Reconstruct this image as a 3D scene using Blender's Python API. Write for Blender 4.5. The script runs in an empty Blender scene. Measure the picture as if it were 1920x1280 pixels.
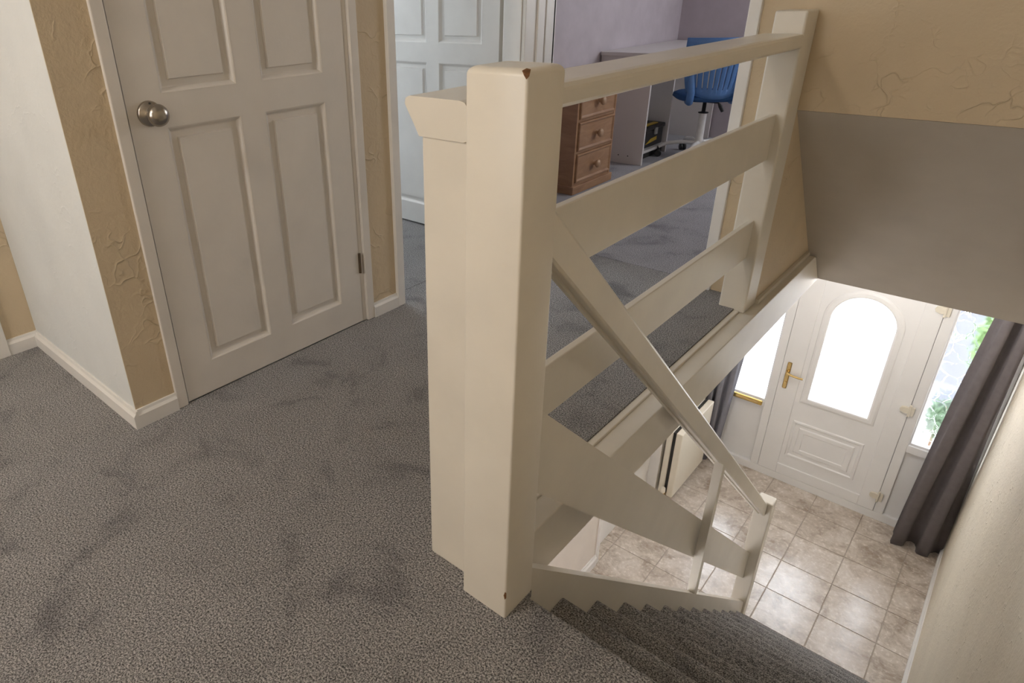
import bpy, bmesh, math, random
from mathutils import Vector, Matrix
random.seed(7)
S = bpy.context.scene
COL = S.collection

# ------------------------------------------------------------------ camera
F_PX, PIT, ROL, AZ = 1228.5335, 0.4573, -0.0291, -0.7617
CAM = Vector((0.5367, -0.7962, 1.1745))
fwd = Vector((math.sin(AZ)*math.cos(PIT), math.cos(AZ)*math.cos(PIT), -math.sin(PIT)))
rgt = Vector((math.cos(AZ), -math.sin(AZ), 0)); upv = rgt.cross(fwd)
c_, s_ = math.cos(ROL), math.sin(ROL)
r2 = rgt*c_ + upv*s_; u2 = upv*c_ - rgt*s_
cd = bpy.data.cameras.new('camera'); cam = bpy.data.objects.new('camera', cd); COL.objects.link(cam)
cam.matrix_world = Matrix(((r2.x, u2.x, -fwd.x, CAM.x), (r2.y, u2.y, -fwd.y, CAM.y), (r2.z, u2.z, -fwd.z, CAM.z), (0, 0, 0, 1)))
cd.sensor_width = 36.0; cd.lens = F_PX/1920*36.0
cd.shift_x = (960-784.5878)/1920; cd.shift_y = (592.7067-640)/1920
cd.clip_start = 0.02
S.camera = cam

# ------------------------------------------------------------------ world, lights, exposure
S.view_settings.view_transform = 'Standard'; S.view_settings.look = 'None'
S.view_settings.gamma = 1.0; S.view_settings.use_curve_mapping = False
S.view_settings.exposure = 0.0
S.cycles.use_denoising = True
S.cycles.max_bounces = 10; S.cycles.diffuse_bounces = 6; S.cycles.glossy_bounces = 4
S.cycles.transmission_bounces = 6; S.cycles.transparent_max_bounces = 8
S.cycles.sample_clamp_indirect = 8.0
W = bpy.data.worlds.new('overcast_sky'); S.world = W; W.use_nodes = True
bg = W.node_tree.nodes['Background']; bg.inputs[0].default_value = (0.90, 0.94, 1.0, 1); bg.inputs[1].default_value = 10.0

def area(name, loc, direction, sx, sy, power, color, portal=False):
    d = bpy.data.lights.new(name, 'AREA'); d.shape = 'RECTANGLE'; d.size = sx; d.size_y = sy
    d.energy = power; d.color = color
    if portal: d.cycles.is_portal = True
    o = bpy.data.objects.new(name, d); COL.objects.link(o)
    o.location = loc; o.rotation_euler = Vector(direction).to_track_quat('-Z', 'Z').to_euler()
    return o
def lamp(name, loc, power, color, radius=.12):
    d = bpy.data.lights.new(name, 'POINT'); d.energy = power; d.color = color; d.shadow_soft_size = radius
    o = bpy.data.objects.new(name, d); COL.objects.link(o); o.location = loc
    return o
sd_ = bpy.data.lights.new('sun', 'SUN'); sd_.energy = 24; sd_.angle = .03; sd_.color = (1.0, .96, .9)
so_ = bpy.data.objects.new('sun', sd_); COL.objects.link(so_); so_.rotation_euler = Vector((-.25, .55, -1)).to_track_quat('-Z', 'Z').to_euler()
area('landing_window_daylight', (-0.9, -2.55, 1.45), (0, 1, -.05), 1.3, 1.3, 17, (0.95, 0.97, 1.0))
lamp('landing_ceiling_lamp', (-0.92, -1.95, 2.15), 32, (1.0, 0.91, 0.80), .08)
area('back_room_window_daylight', (-4.1, 1.42, 1.45), (1, 0, -.1), 1.0, 1.2, 40, (0.88, 0.93, 1.0))
area('bedroom_window_daylight', (0.35, 5.0, 1.55), (-.35, -1, -.2), 1.4, 1.2, 46, (0.92, 0.95, 1.0))
area('hall_side_fill', (-0.92, 1.2, -1.45), (1, .6, -.1), 0.7, 1.5, 20, (0.97, 0.97, 1.0))  # added fill hidden below the landing, lifts the tiles and right wall
lamp('hall_upper_fill', (0.15, 3.45, -.33), 15, (1.0, 0.965, 0.93), .06)  # unseen fill behind the bulkhead, added to brighten the hall
area('door_glass_portal', (0, 4.36, -1.5), (0, -1, 0), 1.7, 2.0, 1, (1, 1, 1), portal=True)

# ------------------------------------------------------------------ materials
def new_mat(name):
    m = bpy.data.materials.new(name); m.use_nodes = True
    nt = m.node_tree; b = nt.nodes['Principled BSDF']
    return m, nt, b
def nd(nt, t, **kw):
    n = nt.nodes.new(t)
    for k, v in kw.items():
        if hasattr(n, k): setattr(n, k, v)
    return n
def setin(n, **kw):
    for k, v in kw.items(): n.inputs[k.replace('_', ' ')].default_value = v
def ramp(nt, fac, stops):
    r = nt.nodes.new('ShaderNodeValToRGB'); e = r.color_ramp.elements
    while len(e) < len(stops): e.new(0.5)
    for i, (p, c) in enumerate(stops):
        e[i].position = p; e[i].color = (*c, 1) if len(c) == 3 else c
    nt.links.new(fac, r.inputs[0]); return r.outputs[0]
def noise(nt, vec, scale, detail=3, rough=.55, dist=0):
    n = nt.nodes.new('ShaderNodeTexNoise'); n.inputs['Scale'].default_value = scale
    n.inputs['Detail'].default_value = detail; n.inputs['Roughness'].default_value = rough
    n.inputs['Distortion'].default_value = dist
    nt.links.new(vec, n.inputs['Vector']); return n.outputs['Fac']
def pos(nt): return nt.nodes.new('ShaderNodeNewGeometry').outputs['Position']
def objco(nt): return nt.nodes.new('ShaderNodeTexCoord').outputs['Object']
def mapping(nt, vec, scale):
    m = nt.nodes.new('ShaderNodeMapping'); m.inputs['Scale'].default_value = scale
    nt.links.new(vec, m.inputs['Vector']); return m.outputs[0]
def mth(nt, op, a, b=None, clamp=False):
    n = nt.nodes.new('ShaderNodeMath'); n.operation = op; n.use_clamp = clamp
    for i, v in enumerate((a, b)):
        if v is None: continue
        if isinstance(v, (int, float)): n.inputs[i].default_value = v
        else: nt.links.new(v, n.inputs[i])
    return n.outputs[0]
def bump(nt, b, height, strength, dist):
    n = nt.nodes.new('ShaderNodeBump'); n.inputs['Strength'].default_value = strength; n.inputs['Distance'].default_value = dist
    nt.links.new(height, n.inputs['Height']); nt.links.new(n.outputs[0], b.inputs['Normal'])

def paint(name, col, rough=.4, var=.04, grain=0.0):
    m, nt, b = new_mat(name); p = pos(nt)
    f = noise(nt, p, 6, 4)
    c0 = tuple(x*(1-var) for x in col); c1 = tuple(min(1, x*(1+var)) for x in col)
    nt.links.new(ramp(nt, f, [(.3, c0), (.7, c1)]), b.inputs['Base Color'])
    b.inputs['Roughness'].default_value = rough
    h = noise(nt, p, 90, 3)
    bump(nt, b, h, .12, .002)
    return m
def wallpaper(name, col, strength=.55, crease=1.0):
    m, nt, b = new_mat(name); p = pos(nt)
    wob = nd(nt, 'ShaderNodeTexNoise'); setin(wob, Scale=5.0, Detail=3.0); nt.links.new(p, wob.inputs['Vector'])
    mix = nd(nt, 'ShaderNodeMix', data_type='RGBA', blend_type='ADD'); mix.inputs[0].default_value = .5
    nt.links.new(p, mix.inputs[6]); nt.links.new(wob.outputs['Color'], mix.inputs[7])
    v = nd(nt, 'ShaderNodeTexVoronoi', feature='DISTANCE_TO_EDGE'); v.inputs['Scale'].default_value = 8.0
    nt.links.new(mix.outputs[2], v.inputs['Vector'])
    ridge = ramp(nt, v.outputs['Distance'], [(0.0, (1, 1, 1)), (.035, (.25, .25, .25)), (.09, (0, 0, 0))])
    gate = ramp(nt, noise(nt, p, 7, 2), [(.50, (0, 0, 0)), (.66, (1, 1, 1))])
    cre = mth(nt, 'MULTIPLY', ridge, gate)
    fine = noise(nt, p, 70, 4, .6)
    mid = noise(nt, p, 22, 3, .5, 1.2)
    h = mth(nt, 'ADD', mth(nt, 'MULTIPLY', cre, .5*crease), mth(nt, 'ADD', mth(nt, 'MULTIPLY', fine, .45), mth(nt, 'MULTIPLY', mid, .35)))
    c0 = tuple(x*.95 for x in col); c1 = tuple(min(1, x*1.04) for x in col)
    nt.links.new(ramp(nt, noise(nt, p, 4, 3), [(.3, c0), (.7, c1)]), b.inputs['Base Color'])
    b.inputs['Roughness'].default_value = .6
    bump(nt, b, h, strength, .006)
    return m
def carpet(name, dark, lite):
    m, nt, b = new_mat(name); p = pos(nt)
    f1 = noise(nt, p, 250, 2, .7)
    f2 = noise(nt, p, 540, 2, .7)
    f = mth(nt, 'ADD', mth(nt, 'MULTIPLY', f1, .62), mth(nt, 'MULTIPLY', f2, .38))
    patch = noise(nt, p, 5.5, 4, .6, .6)
    pf = ramp(nt, patch, [(.30, (.58, .58, .60)), (.45, (.95, .95, .95)), (.7, (1.06, 1.06, 1.06))])
    mid = tuple((a+c)/2*.9 for a, c in zip(dark, lite))
    col = ramp(nt, f, [(.405, dark), (.505, mid), (.60, lite)])
    mm = nd(nt, 'ShaderNodeMix', data_type='RGBA', blend_type='MULTIPLY'); mm.inputs[0].default_value = 1
    nt.links.new(col, mm.inputs[6]); nt.links.new(pf, mm.inputs[7])
    nt.links.new(mm.outputs[2], b.inputs['Base Color'])
    b.inputs['Roughness'].default_value = .95; b.inputs['Specular IOR Level'].default_value = .1
    b.inputs['Sheen Weight'].default_value = .15
    bump(nt, b, f, .9, .01)
    return m
def simple(name, col, rough=.5, metal=0.0, spec=.5):
    m, nt, b = new_mat(name); p = pos(nt)
    c0 = tuple(x*.93 for x in col); c1 = tuple(min(1, x*1.05) for x in col)
    nt.links.new(ramp(nt, noise(nt, p, 25, 3), [(.3, c0), (.7, c1)]), b.inputs['Base Color'])
    b.inputs['Roughness'].default_value = rough; b.inputs['Metallic'].default_value = metal
    b.inputs['Specular IOR Level'].default_value = spec
    return m
def wood(name, dark, lite, scale=(3, 3, 40), rough=.45):
    m, nt, b = new_mat(name); p = mapping(nt, pos(nt), scale)
    f = noise(nt, p, 1.6, 5, .6, 1.5)
    nt.links.new(ramp(nt, f, [(.3, dark), (.7, lite)]), b.inputs['Base Color'])
    b.inputs['Roughness'].default_value = rough
    return m
def tile_mat(name):
    m, nt, b = new_mat(name); p = pos(nt)
    f = noise(nt, p, 7, 6, .65, .8); g = noise(nt, p, 40, 4, .6)
    ff = mth(nt, 'ADD', mth(nt, 'MULTIPLY', f, .75), mth(nt, 'MULTIPLY', g, .25))
    nt.links.new(ramp(nt, ff, [(.34, (.33, .26, .20)), (.5, (.58, .505, .43)), (.66, (.76, .695, .63))]), b.inputs['Base Color'])
    nt.links.new(ramp(nt, g, [(.3, (.20, .20, .20)), (.7, (.30, .30, .30))]), b.inputs['Roughness'])
    bump(nt, b, g, .1, .002)
    b.inputs['Specular IOR Level'].default_value = .9
    return m
def obscure_glass(name):
    m = bpy.data.materials.new(name); m.use_nodes = True; nt = m.node_tree
    for n in list(nt.nodes): nt.nodes.remove(n)
    out = nd(nt, 'ShaderNodeOutputMaterial'); p = pos(nt)
    wob = nd(nt, 'ShaderNodeTexNoise'); setin(wob, Scale=14.0, Detail=2.0); nt.links.new(p, wob.inputs['Vector'])
    mix = nd(nt, 'ShaderNodeMix', data_type='RGBA', blend_type='ADD'); mix.inputs[0].default_value = .07
    nt.links.new(p, mix.inputs[6]); nt.links.new(wob.outputs['Color'], mix.inputs[7])
    v = nd(nt, 'ShaderNodeTexVoronoi', feature='DISTANCE_TO_EDGE'); v.inputs['Scale'].default_value = 11.0
    nt.links.new(mix.outputs[2], v.inputs['Vector'])
    hgt = ramp(nt, v.outputs['Distance'], [(0, (0, 0, 0)), (.04, (1, 1, 1))])
    bp = nd(nt, 'ShaderNodeBump'); bp.inputs['Strength'].default_value = .3; bp.inputs['Distance'].default_value = .01
    nt.links.new(hgt, bp.inputs['Height'])
    rf = nd(nt, 'ShaderNodeBsdfRefraction'); setin(rf, Roughness=.16, IOR=1.16); rf.inputs['Color'].default_value = (.93, .95, .97, 1)
    nt.links.new(bp.outputs[0], rf.inputs['Normal'])
    tr = nd(nt, 'ShaderNodeBsdfTransparent'); tr.inputs['Color'].default_value = (.93, .95, .97, 1)
    gl = nd(nt, 'ShaderNodeBsdfGlossy'); setin(gl, Roughness=.1); nt.links.new(bp.outputs[0], gl.inputs['Normal'])
    m1 = nd(nt, 'ShaderNodeMixShader'); m1.inputs[0].default_value = .85
    nt.links.new(tr.outputs[0], m1.inputs[1]); nt.links.new(rf.outputs[0], m1.inputs[2])
    m2 = nd(nt, 'ShaderNodeMixShader'); m2.inputs[0].default_value = .05
    nt.links.new(m1.outputs[0], m2.inputs[1]); nt.links.new(gl.outputs[0], m2.inputs[2])
    nt.links.new(m2.outputs[0], out.inputs[0])
    return m

M = dict(
    cream=paint('cream_gloss_paint', (.76, .715, .63), .32),
    doorw=paint('white_door_paint', (.74, .70, .65), .38),
    white=paint('white_trim_paint', (.80, .78, .75), .38),
    upvc=paint('white_upvc', (.86, .855, .85), .3, .015),
    wallw=wallpaper('white_relief_wallpaper', (.71, .73, .73), .4, .8),
    wally=wallpaper('yellow_relief_wallpaper', (.63, .515, .355), .75, 1.2),
    wallr=wallpaper('pale_relief_wallpaper', (.68, .61, .49), 1.0, 1.2),
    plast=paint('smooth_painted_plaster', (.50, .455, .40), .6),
    purple=paint('lilac_grey_wallpaper', (.52, .47, .51), .6, .08),
    ceil=paint('white_ceiling_paint', (.82, .80, .77), .7),
    hallw=paint('pale_hall_paint', (.74, .68, .62), .6),
    carp=carpet('grey_twist_carpet', (.026, .025, .026), (.68, .66, .655)),
    carpb=carpet('blue_grey_carpet', (.09, .09, .10), (.74, .73, .78)),
    grout=simple('beige_grout', (.42, .36, .30), .8),
    tile=tile_mat('mottled_beige_tile'),
    steel=simple('brushed_nickel', (.42, .38, .33), .24, 1.0),
    hinge=simple('tarnished_hinge_metal', (.22, .17, .12), .45, 1.0),
    brass=simple('polished_brass', (.68, .50, .22), .25, 1.0),
    gold=simple('gold_letter_plate', (.62, .44, .14), .3, .9),
    pine=wood('varnished_pine', (.30, .16, .085), (.42, .25, .14), (3, 3, 12), .3),
    pineknob=wood('turned_pine', (.42, .26, .15), (.52, .34, .21), (9, 9, 9)),
    pinedk=wood('dark_pine_side', (.16, .085, .045), (.23, .13, .07), (3, 3, 12)),
    chip=wood('bare_wood', (.10, .045, .015), (.22, .10, .035), (20, 20, 60), .8),
    deskw=paint('white_melamine', (.66, .63, .62), .4, .02),
    blue=simple('blue_plastic', (.085, .20, .46), .42),
    bluefab=simple('blue_seat_fabric', (.03, .085, .22), .8, 0, .2),
    whitepl=simple('white_coated_metal', (.66, .65, .64), .35),
    black=simple('black_plastic', (.018, .018, .018), .45),
    yellow=simple('yellow_plastic', (.62, .42, .04), .45),
    greypl=simple('grey_plastic', (.40, .40, .40), .45),
    curtain=simple('charcoal_curtain_cloth', (.165, .148, .152), .85, 0, .15),
    curtain2=simple('blue_grey_curtain_cloth', (.25, .25, .29), .8, 0, .2),
    rad=paint('cream_radiator_enamel', (.78, .72, .60), .35, .015),
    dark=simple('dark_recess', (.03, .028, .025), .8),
    glass=obscure_glass('obscure_glass'),
    leaf=simple('green_leaves', (.22, .34, .12), .6),
    leaf2=simple('dark_green_leaves', (.14, .21, .12), .6),
    paving=simple('pale_paving', (.62, .60, .58), .9),
    backdrop=paint('grey_backdrop_paint', (.20, .20, .23), .9, .06),
    hinge_w=paint('cream_plastic_hinge', (.74, .69, .58), .4, .01),
)

# ------------------------------------------------------------------ helpers
class MB:
    def __init__(s): s.v = []; s.f = []; s.sm = []
    def add(s, vs, fs, smooth=False):
        o = len(s.v); s.v += [tuple(v) for v in vs]; s.f += [tuple(i+o for i in f) for f in fs]; s.sm += [smooth]*len(fs)
        return s
    def box(s, x0, x1, y0, y1, z0, z1, bev=0, seg=2):
        if bev:
            bm = bmesh.new(); bmesh.ops.create_cube(bm, size=1)
            for v in bm.verts: v.co = Vector((x0+(v.co.x+.5)*(x1-x0), y0+(v.co.y+.5)*(y1-y0), z0+(v.co.z+.5)*(z1-z0)))
            bmesh.ops.bevel(bm, geom=list(bm.edges), offset=bev, segments=seg, profile=.5, affect='EDGES')
            bm.verts.index_update()
            s.add([v.co for v in bm.verts], [[v.index for v in f.verts] for f in bm.faces]); bm.free(); return s
        vs = [(x0, y0, z0), (x1, y0, z0), (x1, y1, z0), (x0, y1, z0), (x0, y0, z1), (x1, y0, z1), (x1, y1, z1), (x0, y1, z1)]
        return s.add(vs, [(0, 3, 2, 1), (4, 5, 6, 7), (0, 1, 5, 4), (1, 2, 6, 5), (2, 3, 7, 6), (3, 0, 4, 7)])
    def hexa(s, vs):   # 8 verts in box order
        return s.add(vs, [(0, 3, 2, 1), (4, 5, 6, 7), (0, 1, 5, 4), (1, 2, 6, 5), (2, 3, 7, 6), (3, 0, 4, 7)])
    def prism(s, poly, axis, a0, a1, smooth=False):   # poly of 2D points in the other two axes (cyclic order), extruded along axis
        n = len(poly)
        def P(p, a):
            if axis == 'x': return (a, p[0], p[1])
            if axis == 'y': return (p[0], a, p[1])
            return (p[0], p[1], a)
        vs = [P(p, a0) for p in poly]+[P(p, a1) for p in poly]
        fs = [(i, (i+1) % n, n+(i+1) % n, n+i) for i in range(n)]
        s.add(vs, fs, smooth); s.add(vs, [tuple(range(n))[::-1], tuple(range(n, 2*n))]); return s
    def loops(s, rings, cap0=True, cap1=True, smooth=True):
        n = len(rings[0]); vs = [p for r in rings for p in r]; fs = []
        for k in range(len(rings)-1):
            for i in range(n):
                j = (i+1) % n; fs.append((k*n+i, k*n+j, (k+1)*n+j, (k+1)*n+i))
        s.add(vs, fs, smooth)
        if cap0: s.add(rings[0], [tuple(range(n))[::-1]], False)
        if cap1: s.add(rings[-1], [tuple(range(n))], False)
        return s
    def lathe(s, origin, axis, prof, n=24):   # prof: [(distance along axis, radius)]
        o = Vector(origin); a = Vector(axis).normalized(); t = a.orthogonal().normalized(); b = a.cross(t)
        return s.loops([[o+a*d+(t*math.cos(k*2*math.pi/n)+b*math.sin(k*2*math.pi/n))*max(r, 1e-4) for k in range(n)] for d, r in prof])
    def tube(s, pts, rad, n=10):
        pts = [Vector(p) for p in pts]; rings = []
        for i, p in enumerate(pts):
            d = (pts[min(i+1, len(pts)-1)]-pts[max(i-1, 0)]).normalized()
            t = d.cross(Vector((0.13, .31, .94))).normalized(); b = d.cross(t)
            r = rad[i] if isinstance(rad, (list, tuple)) else rad
            rings.append([p+(t*math.cos(k*2*math.pi/n)+b*math.sin(k*2*math.pi/n))*r for k in range(n)])
        return s.loops(rings)
    def build(s, name, mat, parent=None, bev=0, origin=None, fix=True):
        base = origin if origin is not None else (world_loc(parent) if parent else Vector((0, 0, 0)))
        base = Vector(base)
        me = bpy.data.meshes.new(name)
        me.from_pydata([tuple(Vector(v)-base) for v in s.v], [], s.f)
        if fix:
            bm = bmesh.new(); bm.from_mesh(me)
            bmesh.ops.recalc_face_normals(bm, faces=bm.faces[:]); bm.to_mesh(me); bm.free()
        for p, sm in zip(me.polygons, s.sm): p.use_smooth = sm
        me.materials.append(mat)
        o = bpy.data.objects.new(name, me); COL.objects.link(o)
        if parent: o.parent = parent; o.location = base-world_loc(parent)
        else: o.location = base
        if bev:
            md = o.modifiers.new('bevel', 'BEVEL'); md.width = bev; md.segments = 2; md.limit_method = 'ANGLE'; md.angle_limit = math.radians(40)
        return o
def world_loc(o):
    v = Vector((0, 0, 0))
    while o: v += o.location; o = o.parent
    return v
def thing(name, label, cat, loc, group=None):
    o = bpy.data.objects.new(name, None); COL.objects.link(o); o.location = loc; o.empty_display_size = .1
    o['label'] = label; o['category'] = cat
    if group: o['group'] = group
    return o
def struct(o, label=None, cat=None):
    o['kind'] = 'structure'
    if label: o['label'] = label
    if cat: o['category'] = cat
    return o
def sbox(name, mat, label, *boxes, cat='wall', bev=0):
    m = MB()
    for b in boxes: m.box(*b)
    return struct(m.build(name, mat, None, bev), label, cat)
def root_struct(name, label, cat, loc):
    o = bpy.data.objects.new(name, None); COL.objects.link(o); o.location = loc; o.empty_display_size = .1
    return struct(o, label, cat)

RISE = 2.5/13; HF = -2.5; CE = 2.35
SLOPE = .934

# ================================================================== SETTING: upstairs floors
lf = MB()
lf.box(-2.069, .855, -2.6, -.183, -.02, 0)
lf.box(-1.25, .855, -.183, -.15, -.02, 0)
lf.box(-1.25, .001, -.15, .0985, -.02, 0)
lf.box(-1.25, -.179, .0985, 1.988, -.02, 0)
lf.box(-1.331, -1.25, .98, 1.79, -.02, 0)
struct(lf.build('floor', M['carp']), 'grey twist pile carpet of the landing around the white newel post', 'carpet')
sbox('floor_back_room', M['carp'], 'grey carpet beyond the open doorway behind the cupboard', (-4.2, -1.335, .95, 2.05, -.02, 0), cat='carpet')
bf = MB(); bf.box(-1.96, -.19, 1.992, 5.1, -.02, 0); bf.box(-.19, 1.5, 2.9, 5.1, -.02, 0)
struct(bf.build('floor_bedroom', M['carpb']), 'bluish grey bedroom carpet under the pine chest and desk', 'carpet')
sbox('floor_slab', M['ceil'], 'white underside of the landing over the hall', (-2.5, -.125, .1, 1.93, -.2, -.021), (-2.5, -.16, 1.93, 4.4, -.2, -.021), (-.16, .86, 2.88, 4.4, -.2, -.021), cat='ceiling')
sbox('floor_subfloor', M['ceil'], 'boards under the near part of the landing', (-2.5, .855, -2.6, -.16, -.2, -.021), (-2.5, -.05, -.16, .1, -.2, -.021), (-4.3, -2.5, .9, 2.1, -.2, -.021), cat='floor')

# ================================================================== SETTING: upstairs walls
sbox('wall_cupboard_front', M['wallw'], 'white textured wall at far left beside the cupboard door', (-2.069, -1.252, -.183, -.083, 0, CE))
sbox('wall_cupboard_side', M['wally'], 'yellow textured wallpaper strips either side of the cupboard door',
     (-1.35, -1.25, -.1825, -.055, 0, CE), (-1.35, -1.25, .812, .948, 0, CE), (-1.35, -1.25, -.055, .812, 2.03, CE), (-1.35, -1.25, .948, 1.80, 2.03, CE))
sbox('wall_cupboard_inside', M['wallw'], 'closed inner walls of the cupboard behind its door', (-2.069, -2.0, -.083, .9, 0, CE), (-2.0, -1.35, .86, .93, 0, CE), (-4.2, -2.0, .86, .95, 0, CE))
sbox('wall_left', M['wally'], 'yellow wallpaper at the left edge beyond the white wall', (-2.17, -2.07, -.40, -.083, 0, CE), (-2.17, -2.07, -2.6, -1.2, 0, CE), (-2.17, -2.07, -1.2, -.40, 2.03, CE))
sbox('wall_near', M['wally'], 'wall of the landing behind the viewer', (-2.17, .955, -2.7, -2.6, -2.5, CE))
sbox('wall_right', M['wallr'], 'pale textured wall along the right side of the stairs', (.855, .955, -2.6, 4.4, -2.5, CE))
# wall on the far side of the back-room doorway
sbox('wall_doorway_return', M['wally'], 'narrow wallpaper sliver between the two far doorways', (-1.36, -1.267, 1.80, 2.05, 0, CE))
sbox('wall_end', M['wally'], 'yellow textured wallpaper above the sloped bulkhead at upper right',
     (-.325, -.145, 1.93, 2.05, 0, CE), (-.145, .855, 1.93, 2.05, .761, CE), (-1.262, -.325, 1.93, 2.05, 2.03, CE))
sbox('wall_back_room', M['wallw'], 'pale wall of the back room behind its open door', (-4.2, -1.36, 2.0, 2.05, 0, CE), (-4.3, -4.2, .86, 2.05, 0, CE))
bw = sbox('wall_bedroom', M['purple'], 'lilac grey bedroom walls seen over the top rail',
     (-2.06, -1.96, 2.05, 5.2, 0, CE), (-1.96, 1.6, 5.1, 5.2, 0, CE), (1.5, 1.6, 2.05, 5.1, 0, CE), (-1.96, -1.262, 2.05, 2.06, 0, CE), (-.32, 1.5, 2.05, 2.06, .77, CE))
sc = MB()
for (y, z, h, w) in ((2.55, 1.10, .035, .007), (2.56, 1.05, .02, .006), (2.545, 1.145, .02, .004)):
    sc.add([(-1.958, y-w, z), (-1.958, y+w*.4, z-h*.5), (-1.958, y+w, z+h*.2), (-1.958, y, z+h*.6)], [(0, 1, 2, 3)])
sc.build('scuff_mark', M['whitepl'], bw)
sbox('ceiling', M['ceil'], 'white ceiling above the landing', (-4.3, 1.6, -2.7, 5.2, CE, CE+.1), cat='ceiling')
# sloped bulkhead over the stairs + its wallpapered cheek
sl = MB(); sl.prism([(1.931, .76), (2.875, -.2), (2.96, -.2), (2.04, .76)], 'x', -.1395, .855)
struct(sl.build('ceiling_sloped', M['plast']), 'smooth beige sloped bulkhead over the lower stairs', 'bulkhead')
tr = MB(); tr.prism([(1.93, .80), (1.93, -.012), (2.73, -.012)], 'x', -.20, -.1395)
struct(tr.build('wall_bulkhead_cheek', M['wally']), 'wallpapered triangle between the far rail post and the sloped bulkhead', 'wall')

# baseboards
def base(name, label, x0, x1, y0, y1, z0=0, h=.06, out=None):
    m = MB()
    ax = 'x' if abs(x1-x0) > abs(y1-y0) else 'y'
    if ax == 'x':
        a, b = (y0, y1) if out < 0 else (y1, y0)   # a = outer face
        poly = [(b, z0), (a, z0), (a, z0+h*.72), (a+(b-a)*.45, z0+h*.86), (a+(b-a)*.6, z0+h), (b, z0+h)]
        m.prism(poly, 'x', x0, x1)
    else:
        a, b = (x0, x1) if out < 0 else (x1, x0)
        poly = [(b, z0), (a, z0), (a, z0+h*.72), (a+(b-a)*.45, z0+h*.86), (a+(b-a)*.6, z0+h), (b, z0+h)]
        m.prism(poly, 'y', y0, y1)
    return struct(m.build(name, M['white']), label, 'skirting board')
base('baseboard_front', 'white skirting board along the foot of the white wall', -2.055, -1.236, -.198, -.183, out=-1)
base('baseboard_cupboard_left', 'short white skirting under the wallpaper strip left of the cupboard door', -1.25, -1.236, -.183, -.055, out=1)
base('baseboard_cupboard_right', 'short white skirting under the wallpaper strip right of the cupboard door', -1.25, -1.236, .812, .946, out=1)
base('baseboard_left', 'white skirting at the far left edge of the landing', -2.07, -2.055, -.29, -.183, out=1)

# door trims
def trim(name, label, *boxes, mat='white', bev=.003):
    return sbox(name, M[mat], label, *boxes, cat='door trim', bev=bev)
trim('trim_1', 'cream frame around the cupboard door', (-1.35, -1.240, -.055, -.0195, 0, 2.03), (-1.35, -1.240, .776, .812, 0, 2.03), (-1.35, -1.240, -.016, .776, 1.985, 2.03), (-1.35, -1.252, .757, .776, 0, 1.985), mat='doorw')
trim('trim_2', 'white frame on the near side of the back room doorway', (-1.35, -1.234, .946, .985, 0, 2.03), (-1.36, -1.234, .985, 1.795, 2.0, 2.03))
trim('trim_3', 'white frame on the hinge side of the back room doorway', (-1.362, -1.265, 1.795, 1.83, 0, 2.0), (-1.264, -1.246, 1.80, 1.885, 0, 2.03), (-1.262, -1.238, 1.885, 1.94, 0, 2.03))
trim('trim_4', 'white right hand frame of the bedroom doorway beside the far rail post', (-.365, -.322, 1.912, 2.07, 0, 2.03), (-1.28, -.322, 1.912, 2.07, 1.99, 2.03))
trim('trim_5', 'white left hand jamb of the bedroom doorway', (-1.285, -1.262, 1.975, 2.068, 0, 2.0), (-1.2625, -1.250, 1.968, 2.0, 0, 2.0))
trim('trim_6', 'white door frame at the far left edge of the photo', (-2.09, -2.05, -.345, -.29, 0, 2.03), (-2.17, -2.15, -1.2, -.345, 0, 2.03))

# ------------------------------------------------------------------ six panel doors
def six_panel(name, label, cat, org, U, N, wid, hgt, thk, mat, handle_fn=None, first_u=.103, pw=.238, gap=.09):
    """org = lower hinge-side front corner; U = along width; N = outward normal of the shown face."""
    org = Vector(org); U = Vector(U); N = Vector(N); Z = Vector((0, 0, 1))
    P = lambda u, v, d: org+U*u+Z*v+N*d
    r = root_struct(name, label, cat, org)
    us = [0, first_u, first_u+pw, first_u+pw+gap, first_u+2*pw+gap, wid]
    vs = [0.004, .115, .858, .950, 1.56, 1.64, 1.86, hgt]
    leaf = MB()
    def bx(u0, u1, v0, v1):
        leaf.hexa([P(u0, v0, -thk), P(u1, v0, -thk), P(u1, v0, 0), P(u0, v0, 0), P(u0, v1, -thk), P(u1, v1, -thk), P(u1, v1, 0), P(u0, v1, 0)])
    bx(us[0], us[1], vs[0], vs[-1]); bx(us[4], us[5], vs[0], vs[-1])
    for a in (0, 2, 4, 6): bx(us[1], us[4], vs[a], vs[a+1])
    for a in (1, 3, 5): bx(us[2], us[3], vs[a], vs[a+1])
    leaf.build('door_leaf', mat, r)
    for a in (1, 3, 5):
        for k in (1, 3):
            u0, u1, v0, v1 = us[k], us[k+1], vs[a], vs[a+1]
            pm = MB(); rings = []
            for ins, d in ((0, .0005), (.004, -.002), (.012, -.013), (.015, -.014), (.031, -.0135), (.0345, -.0045), (.034501, -.0045)):
                rings.append([P(u0+ins, v0+ins, d), P(u1-ins, v0+ins, d), P(u1-ins, v1-ins, d), P(u0+ins, v1-ins, d)])
            pm.loops(rings, cap0=False, cap1=True, smooth=False)
            pm.build('door_panel', mat, r, fix=True)
    if handle_fn: handle_fn(r, P)
    return r
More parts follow.
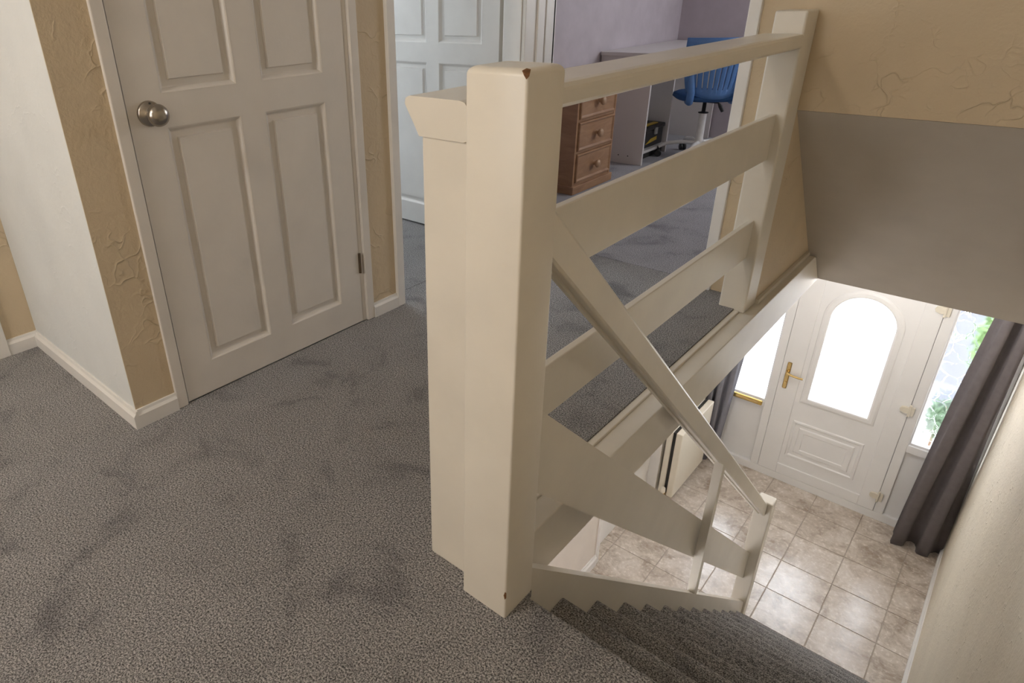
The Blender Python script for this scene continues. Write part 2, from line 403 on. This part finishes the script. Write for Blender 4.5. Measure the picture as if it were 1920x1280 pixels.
def knob(r, P):
    c = P(.059, .902, 0); a = Vector((1, 0, 0))
    MB().lathe(c, a, [(0, .034), (.006, .034), (.010, .031), (.014, .021), (.018, .016)], 36).build('knob_rose', M['steel'], r)
    MB().lathe(c+a*.016, a, [(0, .014), (.012, .014), (.018, .020), (.026, .0275), (.036, .0295), (.045, .027), (.052, .019), (.0555, .008), (.056, 0)], 36).build('door_knob', M['steel'], r)
    MB().lathe(c+a*.0105+Vector((0, .002, .027)), a, [(0, .0035), (.0018, .003)], 10).build('rose_screw', M['dark'], r)
    for z in (.25, 1.75):
        MB().box(-1.256, -1.246, .752, .758, z-.04, z+.04).lathe((-1.246, .757, z-.04), (0, 0, 1), [(0, .004), (.08, .004)], 10).build('hinge', M['hinge'], r)
six_panel('door_1', 'white six panel cupboard door with a round brushed nickel knob', 'door', (-1.2504, -.014, 0), (0, 1, 0), (1, 0, 0), .769, 1.985, .038, M['doorw'], knob)
six_panel('door_2', 'white six panel door standing open in the back room doorway', 'door', (-1.385, 1.80, .006), (-1, 0, 0), (0, -1, 0), .762, 1.98, .036, M['white'], None, .10, .265, .082)

# ================================================================== SETTING: hall
hall = sbox('floor_hall', M['grout'], 'mottled beige square tiles on the hall floor below', (-1.15, .86, .6, 4.45, HF-.03, HF-.003), cat='tiled floor')
sbox('floor_understair', M['ceil'], 'bare floor in the closed space below the landing', (-2.6, .955, -2.7, .6, HF-.03, HF-.003), cat='floor')
TA, TB, TS, J = .3532, 3.3924, .3198, .0028
full = None
for i in range(-5, 2):
    for j in range(-9, 3):
        x0, x1 = TA+i*TS+J, TA+(i+1)*TS-J; y0, y1 = TB+j*TS+J, TB+(j+1)*TS-J
        X0, X1, Y0, Y1 = max(x0, -1.14), min(x1, .853), max(y0, .62), min(y1, 4.285)
        if X1-X0 < .01 or Y1-Y0 < .01: continue
        if (X0, X1, Y0, Y1) == (x0, x1, y0, y1) and full:
            t = bpy.data.objects.new('tile', full); COL.objects.link(t); t.parent = hall; t.location = (x0, y0, HF)
        else:
            t = MB().box(X0, X1, Y0, Y1, HF-.006, HF, .0012, 1).build('tile', M['tile'], hall, origin=(X0, Y0, HF))
            if (X0, X1, Y0, Y1) == (x0, x1, y0, y1): full = t.data
sbox('wall_hall_left', M['hallw'], 'pale hall wall beside the radiator, low between the banister boards',
     (-1.04, -.94, .2, 2.49, HF, -.2), (-1.04, -.94, 3.50, 4.4, HF, -.2), (-1.04, -.94, 2.49, 3.50, -.5, -.2))
sbox('wall_hall_near', M['hallw'], 'hall wall hidden behind the stairs', (-1.04, -.05, .1, .2, HF, -.201), (-2.6, -2.5, -2.7, .2, HF, -.02), (-2.5, -1.04, .1, .2, HF, -.201))
us_ = MB(); us_.prism([(.45, HF), (2.45, HF), (2.45, -2.40), (.45, -.56)], 'x', -.062, -.05)
struct(us_.build('wall_understair', M['hallw']), 'painted panel closing the side below the stair string', 'wall')
base('baseboard_hall_left', 'white skirting at the foot of the pale hall wall', -.94, -.922, .4, 2.49, HF, .09, out=1)
base('baseboard_hall_right', 'white skirting at the foot of the right hand wall by the tiles', .838, .855, 2.6, 4.28, HF, .07, out=-1)
trim('trim_7', 'white frame edge of the hall doorway near the radiator', (-1.04, -.925, 2.49, 2.52, HF, -.5), (-1.04, -.925, 3.40, 3.50, HF, -.5), (-1.04, -.925, 2.52, 3.40, -.54, -.5))
d4 = sbox('door_4', M['white'], 'white internal hall door low behind the banister board', (-1.035, -.998, 2.522, 3.398, HF+.006, -.54), cat='door')

# ---------- front door wall
YD = 4.288
trim('trim_8', 'white plastic frame of the front door and its side windows',
     (.386, .41, YD+.041, YD+.06, -2.432, -.34), (-.44, -.415, YD+.041, YD+.06, -2.432, -.34), (-.49, -.432, YD-.012, YD+.06, -2.432, -.34), (.402, .462, YD-.012, YD+.06, -2.432, -.34), (-.90, .8545, YD-.014, YD+.06, HF, -2.432),
     (-.90, -.49, YD-.008, YD+.06, -1.88, -1.835), (.462, .855, YD-.012, YD+.06, -1.85, -1.79), (-.90, .855, YD-.012, YD+.06, -.34, -.2),
     (-.90, -.86, YD-.011, YD+.06, -2.432, -.34), (.80, .8545, YD-.011, YD+.06, -2.432, -.34), mat='upvc')
sbox('wall_door', M['hallw'], 'short wall at the left of the front door frame', (-1.04, -.90, YD-.02, YD+.1, HF, -.2))
# sidelights
def sidelight(name, label, x0, x1, z0, z1, plz):
    r = root_struct(name, label, 'window', ((x0+x1)/2, YD+.03, z0))
    MB().box(x0, x1, YD+.022, YD+.028, z0, z1).build('pane', M['glass'], r)
    fr = MB(); b = .018
    fr.box(x0, x0+b, YD+.0, YD+.045, z0, z1); fr.box(x1-b, x1, YD+.0, YD+.045, z0, z1)
    fr.box(x0+b, x1-b, YD, YD+.045, z0, z0+b); fr.box(x0+b, x1-b, YD, YD+.045, z1-b, z1)
    fr.build('bead', M['upvc'], r, .003)
    MB().box(x0, x1, YD+.012, YD+.04, -2.432, plz).build('lower_panel', M['upvc'], r)
    return r
w1 = sidelight('window_1', 'narrow bright side window left of the front door above a gold letter plate', -.86, -.482, -1.835, -.34, -1.88)
lp = MB().box(-.735, -.505, YD-.028, YD-.008, -1.872, -1.832, .005).build('letter_plate', M['gold'], w1); lp['label'] = 'gold letter plate'
MB().box(-.71, -.53, YD-.031, YD-.028, -1.862, -1.842, .002).build('letter_flap', M['brass'], w1)
w2 = sidelight('window_2', 'patterned side window right of the front door with greenery behind it', .455, .80, -1.79, -.34, -1.85)

# front door leaf: flat slab with an arched opening
fd = root_struct('door_3', 'white front door with an arched bright glass panel and brass handle', 'front door', (0, YD, HF+.07))
LX0, LX1, LZ0, LZ1 = -.430, .400, -2.430, -.345
GX0, GX1, GZ0, SPR = -.206, .184, -1.686, -.985
gcx, grad = (GX0+GX1)/2, (GX1-GX0)/2
def arch(inset, n=28):   # inset>0 grows outwards
    r = grad+inset
    pts = [(gcx-r, GZ0-inset), (gcx+r, GZ0-inset)]
    pts += [(gcx+r*math.cos(math.pi*k/n), SPR+r*math.sin(math.pi*k/n)) for k in range(n+1)]
    return pts
def strip_between(m, pa, ya, pb, yb):
    n = len(pa); vs = [(p[0], ya, p[1]) for p in pa]+[(p[0], yb, p[1]) for p in pb]
    m.add(vs, [(i, (i+1) % n, n+(i+1) % n, n+i) for i in range(n)])
def slab_with_hole(m, x0, x1, z0, z1, hole, y):
    from mathutils.geometry import tessellate_polygon
    outer = [(x0, z0), (x1, z0), (x1, z1), (x0, z1)]
    pts = outer+hole[::-1]
    tris = tessellate_polygon([[Vector((p[0], p[1], 0)) for p in outer], [Vector((p[0], p[1], 0)) for p in hole[::-1]]])
    m.add([(p[0], y, p[1]) for p in pts], [tuple(t) for t in tris])
lm = MB()
SX0, SX1, SZ0, SZ1 = -.292, .292, -2.34, -.47           # recessed inner skin between the sash profiles
lm.box(LX0, SX0, YD-.016, YD+.04, LZ0, LZ1); lm.box(SX1, LX1, YD-.016, YD+.04, LZ0, LZ1)
lm.box(SX0, SX1, YD-.016, YD+.04, LZ0, SZ0); lm.box(SX0, SX1, YD-.016, YD+.04, SZ1, LZ1)
lm.build('sash_frame', M['upvc'], fd, .004)
sk = MB(); slab_with_hole(sk, SX0, SX1, SZ0, SZ1, arch(.0), YD-.006)
strip_between(sk, arch(0), YD-.006, arch(0), YD+.03)
sk.build('door_skin', M['upvc'], fd, fix=False)
mo = MB()
prev = None
for ins, y in ((.0, YD-.004), (.002, YD-.014), (.012, YD-.017), (.034, YD-.016), (.046, YD-.012), (.052, YD-.005)):
    cur = (arch(ins), y)
    if prev: strip_between(mo, *prev, *cur)
    prev = cur
mo.build('glazing_moulding', M['upvc'], fd)
gp = MB(); a = arch(-.0005); gp.add([(p[0], YD+.02, p[1]) for p in a]+[(p[0], YD+.026, p[1]) for p in a], [tuple(range(len(a))), tuple(range(len(a), 2*len(a)))[::-1]])
gp.build('arched_pane', M['glass'], fd)
pm = MB(); rings = []
for ins, y in ((0, YD-.0055), (.006, YD-.014), (.018, YD-.015), (.026, YD-.0065), (.052, YD-.0065), (.058, YD-.015), (.066, YD-.016), (.090, YD-.016), (.096, YD-.011), (.0961, YD-.011)):
    x0, x1, z0, z1 = -.262+ins, .222-ins, -2.245+ins, -1.905-ins
    rings.append([(x0, y, z0), (x1, y, z0), (x1, y, z1), (x0, y, z1)])
pm.loops(rings, False, True, False).build('moulded_panel', M['upvc'], fd)
hb = MB().box(-.397, -.367, YD-.024, YD-.016, -1.655, -1.425, .006).build('handle_plate', M['brass'], fd)
hm = MB(); hm.lathe((-.382, YD-.024, -1.507), (0, -1, 0), [(0, .013), (.01, .011), (.03, .010)], 16)
hm.tube([(-.382, YD-.05, -1.507), (-.36, YD-.054, -1.512), (-.33, YD-.055, -1.516), (-.295, YD-.054, -1.519), (-.268, YD-.050, -1.519)], [.010, .009, .0085, .0085, .0075], 12)
hm.build('lever_handle', M['brass'], fd)
MB().lathe((-.382, YD-.024, -1.60), (0, -1, 0), [(0, .008), (.004, .008), (.005, .006)], 14).build('lock_cylinder', M['brass'], fd)
for z in (-1.516, -2.285, -.745):
    h = MB(); h.prism([(.345, z), (.352, z+.018), (.375, z+.024), (.398, z+.022), (.398, z-.022), (.375, z-.024), (.352, z-.016)], 'y', YD-.034, YD-.016)
    h.lathe((.403, YD-.028, z-.045), (0, 0, 1), [(0, .008), (.09, .008)], 12); h.box(.404, .430, YD-.026, YD-.012, z-.04, z+.03)
    h.build('hinge', M['hinge_w'], fd, .003)

# ---------- outside
sbox('ground_outside', M['paving'], 'bright pale paving outside the front door', (-8, 8, 4.36, 16, HF-.12, HF-.08), cat='ground')
sbox('wall_pane_backdrop', M['backdrop'], 'added grey wall that tones down the view through the right side window', (.42, 4.2, 6.6, 6.75, HF-.09, -.75))  # added wall, keeps the right pane from burning out to white
def shrub(name, label, c, rx, rz, mat, n, seed, grp=None):
    rnd = random.Random(seed); m = MB(); c = Vector(c)
    for _ in range(n):
        th = rnd.uniform(0, 2*math.pi); ph = math.acos(rnd.uniform(-1, 1)); q = rnd.uniform(.45, 1)**.5
        p = c+Vector((rx*q*math.sin(ph)*math.cos(th), rx*q*math.sin(ph)*math.sin(th), rz*q*math.cos(ph)))
        a = Vector((rnd.uniform(-1, 1), rnd.uniform(-1, 1), rnd.uniform(-1, 1))).normalized(); b = a.orthogonal().normalized()
        L, w = rnd.uniform(.05, .09), rnd.uniform(.015, .03)
        m.add([p-a*L, p+b*w, p+a*L, p-b*w], [(0, 1, 2, 3)])
    r = thing(name, label, 'shrub', (c.x, c.y, HF-.08))
    o = m.build('foliage', mat, r, fix=False); o['kind'] = 'stuff'
    st = MB()
    for k in range(5):
        a = k*1.256; st.tube([(c.x+.03*math.cos(a), c.y+.03*math.sin(a), HF-.08), (c.x+rx*.35*math.cos(a), c.y+rx*.35*math.sin(a), c.z-rz*.2), (c.x+rx*.6*math.cos(a), c.y+rx*.6*math.sin(a), c.z+rz*.5)], [.015, .012, .006], 6)
    st.build('stem', M['pinedk'], r)
    return r
shrub('garden_shrub', 'light green shrub blurred behind the upper part of the right side window', (.76, 5.8, -1.48), .15, .40, M['leaf'], 420, 3)
shrub('garden_shrub', 'dark low shrub blurred behind the foot of the right side window', (.60, 5.15, -1.97), .10, .15, M['leaf2'], 260, 5)

# ================================================================== STAIRCASE
st = thing('staircase', 'straight flight of grey carpeted stairs descending to the tiled hall', 'staircase', (.42, .1, 0))
NY = [.088, .289, .497, .708, .916, 1.125, 1.333, 1.540, 1.747, 1.955, 2.163, 2.371, 2.580]
def step_profile(depth):
    p = [(-depth, 0), (-.022, 0)]
    for k in range(1, 8):
        a = math.radians(90-k*24); p.append((-.022+.022*math.cos(a), -.022+.022*math.sin(a)))
    p += [(-.034, -.05), (-.034, -RISE), (-depth, -RISE)]
    return p
first = None
for k, y in enumerate(NY):
    if k == 0:
        o = MB().prism(step_profile(.238), 'x', .001, .8535).build('stair_step', M['carp'], st, origin=(0, 0, 0))
    elif first is None:
        o = MB().prism(step_profile(.238), 'x', -.0165, .8375).build('stair_step', M['carp'], st, origin=(0, 0, 0)); first = o
    else:
        o = first.copy(); COL.objects.link(o); o.parent = st
    o.location = Vector((0, y, -k*RISE))-st.location
    for p in o.data.polygons: p.use_smooth = False
sm = MB(); t0 = lambda y: .024-.924*(y-.134)
sm.prism([(.099, t0(.099)), (2.7145, t0(2.7145)), (2.7145, HF), (2.55, HF), (2.50, t0(2.50)-.27), (.099, t0(.099)-.27)], 'x', -.048, -.017)
sg = sm.build('stair_string', M['cream'], st, .003)
sw = MB(); sw.prism([(.12, .02), (2.66, -2.33), (2.66, HF), (2.5, HF), (.12, -.26)], 'x', .838, .8535)
sw.build('wall_string', M['cream'], st)

# ---------- stair banister: handrail, wide board, spindle, bottom newel
bn = thing('stair_banister', 'cream sloping handrail with one wide board and a thin spindle beside the stairs', 'banister', (-.05, 2.75, HF))
zt = lambda y: .843-SLOPE*(y-.15)
cs_, sn_ = math.cos(math.atan(SLOPE)), math.sin(math.atan(SLOPE))
def hr_ring(y):
    # section square to the rail; sloping axis direction (0, cs, -sn), normal (0, sn, cs)
    H = .075; c = Vector((-.055, y, zt(y)))
    prof = [(-.025, -.012), (-.017, -.003), (-.006, 0), (.006, 0), (.017, -.003), (.025, -.012), (.025, -H+.006), (.021, -H), (.008, -H), (.008, -H+.006), (-.008, -H+.006), (-.008, -H), (-.021, -H), (-.025, -H+.006)]
    return [c+Vector((px, 0, d/cs_)) for px, d in prof]
MB().loops([hr_ring(.099), hr_ring(2.735)], smooth=False).build('handrail', M['cream'], bn, .002)
bt = lambda y: .402-SLOPE*(y-.181)
bb = lambda y: .176-SLOPE*(y-.193)
MB().prism([(.099, bt(.099)), (2.725, bt(2.725)), (2.725, bb(2.725)), (.099, bb(.099))], 'x', -.077, -.055).build('wide_board', M['cream'], bn, .003)
y0, y1 = 1.50, 1.536; hu = .075/cs_+.001
MB().hexa([(-.050, y0, t0(y0)+.001), (-.016, y0, t0(y0)+.001), (-.016, y1, t0(y1)+.001), (-.050, y1, t0(y1)+.001), (-.050, y0, zt(y0)-hu), (-.016, y0, zt(y0)-hu), (-.016, y1, zt(y1)-hu), (-.050, y1, zt(y1)-hu)]).build('spindle', M['cream'], bn)
nb = MB().box(-.095, -.002, 2.715, 2.797, HF, -1.555, .008, 3).build('bottom_newel', M['cream'], bn)

# ---------- landing balustrade
ba = thing('landing_balustrade', 'cream landing balustrade with tall newel post and three horizontal rails', 'balustrade', (-.06, .05, 0))
nw = MB()
def post_ring(z, ins, rad, sx):
    x0, x1, y0, y1 = -.1125+ins, .0005-sx-ins, 0.0+ins, .0985-ins; pts = []
    for cx, cy, a0 in ((x1-rad, y1-rad, 0), (x0+rad, y1-rad, 90), (x0+rad, y0+rad, 180), (x1-rad, y0+rad, 270)):
        for k in range(4):
            a = math.radians(a0+30*k); pts.append((cx+rad*math.cos(a), cy+rad*math.sin(a), z))
    return pts
RT = .011
nw.loops([post_ring(0, 0, .0045, 0), post_ring(1.078-RT, 0, .0045, .003)] +
         [post_ring(1.078-RT+RT*math.sin(a), RT*(1-math.cos(a)), .0045+.004*math.sin(a), .003) for a in (math.radians(d) for d in (18, 36, 54, 72, 90))])
nwo = nw.build('newel_post', M['cream'], ba)
nwo.data.set_sharp_from_angle(angle=math.radians(35))
ch = MB()
ch.add([(-.014, .0008, 1.0750), (-.0085, .0002, 1.0720), (-.0032, .0045, 1.0715), (-.0050, .0090, 1.0765), (-.0105, .0068, 1.0778), (-.0095, -.0004, 1.0690), (-.0055, -.0002, 1.0640), (-.0030, .0030, 1.0680)],
       [(0, 1, 4), (1, 2, 3, 4), (0, 5, 1), (5, 6, 7, 1), (7, 2, 1)])
for k_, v_ in enumerate(ch.v): ch.v[k_] = (v_[0]+.0016, v_[1]-.0010, v_[2]+.0008)
co = ch.build('paint_chip', M['chip'], nwo); co['label'] = 'bare brown wood at chipped corner'
MB().add([(-.0012, -.0009, .078), (.0013, .0012, .074), (.0013, .0012, .060), (-.0012, -.0009, .056), (-.004, -.0011, .066)], [(0, 1, 2, 3, 4)]).build('paint_chip', M['chip'], nwo)
MB().box(-.238, -.130, .037, .135, 0, .957, .004).build('inner_post', M['cream'], ba)
MB().box(-.240, -.138, 1.80, 1.93, -.012, 1.092, .007, 3).build('wall_post', M['cream'], ba)
# top rail, tapered section with rounded shoulders
def cap_ring(y, lift):
    prof = [(-.240, .957+lift), (-.262, .992), (-.272, 1.008), (-.270, 1.017), (-.260, 1.0215), (-.152, 1.0215), (-.141, 1.019), (-.135, 1.012), (-.134, 1.004), (-.134, .966+lift), (-.137, .959+lift), (-.143, .957+lift)]
    return [(a, y, z) for a, z in prof]
MB().loops([cap_ring(.033, 0), cap_ring(.26, .017), cap_ring(1.80, .019)], smooth=False).build('top_rail', M['cream'], ba, .002)
MB().box(-.19, -.17, .135, 1.80, .600, .761, .003).build('middle_rail', M['cream'], ba)
MB().box(-.19, -.17, .135, 1.80, .222, .373, .003).build('bottom_rail', M['cream'], ba)

# landing edge: carpet bar, ledge board, fascia
eg = root_struct('trim_9', 'cream edge board of the landing under the rails above the hall', 'edge board', (-.12, .1, -.1))
MB().box(-.179, -.157, .10, 1.80, -.03, -.004, .003).build('carpet_bar', M['cream'], eg)
MB().box(-.158, -.098, .10, 2.655, -.032, -.012, .003).build('ledge_board', M['cream'], eg)
MB().prism([(.10, -.032), (2.70, -.032), (2.865, -.195), (2.86, -.2), (.10, -.2)], 'x', -.124, -.104).build('fascia_board', M['cream'], eg)
MB().prism([(1.93, -.012), (2.665, -.012), (2.65, .008), (1.93, .008)], 'x', -.142, -.126).build('bead', M['cream'], eg)

# ================================================================== BEDROOM FURNITURE
cx0, cx1, cy0, cy1 = -1.945, -1.55, 2.835, 3.315
cd_ = thing('chest_of_drawers', 'small pine chest of three drawers with round knobs in the bedroom', 'chest of drawers', ((cx0+cx1)/2, (cy0+cy1)/2, 0))
bd = MB(); bd.box(cx0, cx1-.04, cy0, cy0+.02, .05, .66); bd.box(cx0, cx1-.04, cy1-.02, cy1, .05, .66); bd.box(cx0, cx0+.01, cy0+.02, cy1-.02, .05, .66)
bd.build('carcass', M['pine'], cd_)
fr = MB()
for z0, z1 in ((.05, .072), (.252, .268), (.445, .461), (.64, .66)): fr.box(cx1-.04, cx1-.004, cy0+.02, cy1-.02, z0, z1)
fr.box(cx1-.04, cx1-.002, cy0, cy0+.022, .05, .66); fr.box(cx1-.04, cx1-.002, cy1-.022, cy1, .05, .66)
fr.build('front_frame', M['pine'], cd_)
MB().box(cx0, cx1+.012, cy0-.012, cy1+.012, 0, .052, .004).build('plinth', M['pine'], cd_)
MB().box(cx0, cx1+.016, cy0-.014, cy1+.014, .66, .684, .006).build('top', M['pine'], cd_)
for z0, z1 in ((.072, .250), (.268, .443), (.461, .638)):
    y0, y1 = cy0+.024, cy1-.024; x = cx1
    d = MB(); rings = []
    for ins, xx in ((0, x-.03), (0, x+.004), (.003, x+.009), (.009, x+.010), (.014, x+.006), (.020, x+.003), (.0201, x+.003)):
        rings.append([(xx, y0+ins, z0+ins), (xx, y1-ins, z0+ins), (xx, y1-ins, z1-ins), (xx, y0+ins, z1-ins)])
    dr = d.loops(rings, True, True, False).build('drawer', M['pine'], cd_)
    MB().lathe((x+.003, (y0+y1)/2, (z0+z1)/2), (1, 0, 0), [(0, .015), (.008, .011), (.016, .012), (.022, .022), (.031, .0265), (.039, .023), (.044, .012), (.0445, 0)], 20).build('knob', M['pineknob'], dr)

dx0, dx1, dy0, dy1 = -1.95, -1.555, 3.80, 5.06
dk = thing('desk', 'white melamine desk with open shelves standing beyond the pine chest', 'desk', ((dx0+dx1)/2, (dy0+dy1)/2, 0))
MB().box(dx0, dx1+.01, dy0-.012, dy1, .742, .768, .003).build('desktop', M['deskw'], dk)
for y, xe in ((dy0, dx1), (4.335, dx1-.06), (dy1-.018, dx1)): MB().box(dx0, xe, y, y+.018, 0, .742, .001).build('side_panel', M['deskw'], dk)
MB().box(dx0, dx0+.012, dy0+.018, dy1-.018, .1, .742).build('back_panel', M['deskw'], dk)
MB().box(dx0+.012, dx1-.055, dy0+.018, 4.335, .055, .075, .001).build('shelf', M['deskw'], dk)
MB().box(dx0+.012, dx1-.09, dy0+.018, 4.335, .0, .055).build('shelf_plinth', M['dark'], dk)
for y in (3.80+.0,):
    for xx in (-1.74, -1.665): MB().lathe((xx, dy0+.0002, .058), (0, -1, 0), [(0, .005), (.0012, .004)], 8).build('screw_hole', M['dark'], dk)

tb = thing('toolbox', 'black toolbox with yellow trim on the lowest desk shelf', 'toolbox', (-1.74, 4.13, .075))
MB().box(-1.84, -1.64, 3.93, 4.31, .0755, .20, .01).build('body', M['black'], tb)
MB().box(-1.85, -1.63, 3.92, 4.32, .20, .232, .01).build('lid', M['black'], tb)
MB().box(-1.70, -1.66, 3.97, 4.25, .232, .239, .004).build('lid_strip', M['yellow'], tb)
MB().box(-1.638, -1.624, 4.14, 4.18, .165, .215, .003).build('latch', M['greypl'], tb)
MB().prism([(4.02, .105), (4.20, .118), (4.20, .145), (4.10, .138)], 'x', -1.64, -1.6375).build('yellow_flash', M['yellow'], tb)

# ---------- office chair
CX, CY = -1.345, 4.285
ocr = thing('office_chair', 'blue plastic swivel chair with slotted backrest and white star base', 'chair', (CX, CY, 0))
def star_leg(a):
    d = Vector((math.cos(a), math.sin(a), 0)); c = Vector((CX, CY, 0)); m = MB()
    m.tube([c+d*.02+Vector((0, 0, .115)), c+d*.12+Vector((0, 0, .118)), c+d*.22+Vector((0, 0, .105)), c+d*.28+Vector((0, 0, .075))], [.017, .016, .014, .012], 10)
    lg = m.build('base_leg', M['whitepl'], ocr)
    k = Vector((-d.y, d.x, 0)); p = c+d*.28
    w = MB(); w.lathe(p+k*-.022+Vector((0, 0, .027)), k, [(0, .020), (.002, .026), (.016, .026), (.018, .02)], 16); w.lathe(p+k*.006+Vector((0, 0, .027)), k, [(0, .020), (.002, .026), (.016, .026), (.018, .02)], 16)
    w.lathe(p+Vector((0, 0, .03)), (0, 0, 1), [(0, .008), (.05, .008)], 8)
    w.build('castor', M['black'], lg)
A0 = math.radians(206)
for k in range(5): star_leg(A0+k*2*math.pi/5)
MB().lathe((CX, CY, .09), (0, 0, 1), [(0, .03), (.03, .034), (.05, .03), (.06, .027), (.24, .027), (.245, .024)], 20).build('column', M['whitepl'], ocr)
MB().lathe((CX, CY, .33), (0, 0, 1), [(0, .036), (.006, .036), (.008, .014), (.09, .013)], 20).build('gas_lift', M['black'], ocr)
MB().tube([(CX, CY+.02, .405), (CX+.07, CY+.07, .398), (CX+.085, CY+.085, .372), (CX+.10, CY+.10, .335)], [.005, .006, .014, .011], 10).build('height_lever', M['black'], ocr)
# seat faces away from the viewer: heading vector
hd = Vector((math.cos(math.radians(127)), math.sin(math.radians(127)), 0)); sd = Vector((hd.y, -hd.x, 0))
seat = MB(); rings = []
for zz, sc_ in ((.425, .55), (.432, .9), (.448, 1.0), (.468, .98), (.480, .86), (.482, .5)):
    rings.append([Vector((CX, CY, zz))+hd*(.215*sc_*math.copysign(abs(math.cos(t))**.75, math.cos(t)))+sd*(.225*sc_*math.copysign(abs(math.sin(t))**.75, math.sin(t))) for t in [i*2*math.pi/28 for i in range(28)]])
seat.loops(rings).build('seat', M['bluefab'], ocr)
# backrest: curved shell with slots
back = MB(); NU, NV = 61, 14
def bp_(i, j):
    u = (i/(NU-1)-.5)*2; v = j/(NV-1)
    half = .235*(1-.22*(1-v)**2.2)
    z = .497+.36*v-.035*(1-abs(u)**2)*(1-v)*1.2
    return Vector((CX, CY, z))-hd*(.215+.05*v-.075*u*u)+sd*(u*half)
vs = [bp_(i, j) for j in range(NV) for i in range(NU)]; fs = []
for j in range(NV-1):
    for i in range(NU-1):
        if 2 <= j <= 10 and 5 <= i <= 55 and i % 5 == 0: continue
        fs.append((j*NU+i, j*NU+i+1, (j+1)*NU+i+1, (j+1)*NU+i))
back.add(vs, fs, True)
bo = back.build('backrest', M['blue'], ocr)
md = bo.modifiers.new('solid', 'SOLIDIFY'); md.thickness = .012; md.offset = 0
for sgn in (-1, 1):
    c = Vector((CX, CY, 0))
    MB().tube([c-hd*.08+sd*.15*sgn+Vector((0, 0, .425)), c-hd*.19+sd*.165*sgn+Vector((0, 0, .435)), c-hd*.215+sd*.168*sgn+Vector((0, 0, .50)), c-hd*.20+sd*.175*sgn+Vector((0, 0, .60)), c-hd*.20+sd*.18*sgn+Vector((0, 0, .68))], [.02, .026, .026, .02, .012], 12).build('back_support', M['blue'], ocr)

# ================================================================== HALL FITTINGS
rd = thing('radiator', 'cream double panel radiator with brass valve low on the hall wall', 'radiator', (-.85, 3.7, HF))
for x0, x1, nm in ((-.838, -.79, 'front_panel'), (-.905, -.862, 'rear_panel')):
    p = MB().box(x0, x1, 3.41, 4.02, -2.43, -1.83, .008, 3)
    p.build(nm, M['rad'], rd)
MB().box(-.862, -.838, 3.42, 4.01, -2.41, -1.84).build('gap_shade', M['dark'], rd)  # near-black box between the panels, the shade of the gap as colour
for y in (3.6, 3.9):
    for z in (-2.40, -1.93): MB().box(-.94, -.905, y, y+.03, z, z+.04).build('wall_bracket', M['whitepl'], rd)
vv = MB(); vv.lathe((-.85, 3.41, -2.405), (0, -1, 0), [(0, .011), (.02, .011), (.022, .016), (.034, .016)], 14)
vv.lathe((-.85, 3.365, -2.42), (0, 0, 1), [(0, .014), (.03, .016), (.05, .013)], 14)
vv.tube([(-.85, 3.365, -2.41), (-.85, 3.365, HF)], .008, 10)
vv.build('valve', M['brass'], rd)
MB().lathe((-.85, 3.365, -2.37), (0, 0, 1), [(0, .018), (.01, .02), (.04, .017), (.045, .012)], 16).build('valve_cap', M['rad'], rd)

def curtain(name, label, mat, path, z0, z1, folds, amp, lean=0.0, seed=1, drape=None):
    rnd = random.Random(seed); n = folds*10; rows = 16; m = MB(); vs = []; fs = []
    (xa, ya), (xb, yb) = path
    for j in range(rows+1):
        t = j/rows; z = z0+(z1-z0)*t
        for i in range(n+1):
            u = i/n
            k = drape(t) if drape else (0, 1)
            uu = k[0]+(k[1]-k[0])*u
            x = xa+(xb-xa)*uu; y = ya+(yb-ya)*uu
            ph = u*folds*2*math.pi+.6*math.sin(3.1*t+seed)
            a = amp*(.75+.25*math.sin(2.3*u*folds+seed))*(1.15-.35*t)
            y += a*math.cos(ph)+.25*a*math.sin(2*ph+1+2*t); x += .3*a*math.sin(2*ph)
            zz = z+(.012*math.cos(ph*1.0)+.006*math.sin(5*u) if j == 0 else 0)
            vs.append((x, y, max(zz, HF+.004)))
    for j in range(rows):
        for i in range(n): fs.append((j*(n+1)+i, j*(n+1)+i+1, (j+1)*(n+1)+i+1, (j+1)*(n+1)+i))
    m.add(vs, fs, True)
    o = m.build(name, mat, None, origin=((xa+xb)/2, (ya+yb)/2, z0))
    md = o.modifiers.new('solid', 'SOLIDIFY'); md.thickness = .004; md.offset = 0
    o['label'] = label; o['category'] = 'curtain'
    return o
curtain('curtain', 'charcoal full length curtain gathered right of the front door', M['curtain'], ((.50, 4.13), (.835, 4.10)), HF+.01, -.28, 2, .06, seed=2,
        drape=lambda t: (.12+.42*t**1.2, 1.0))
curtain('curtain', 'blue grey curtain gathered left of the front door beside the radiator', M['curtain2'], ((-.90, 4.14), (-.68, 4.20)), HF+.01, -.28, 3, .035, seed=5,
        drape=lambda t: (0, .72+.45*t))
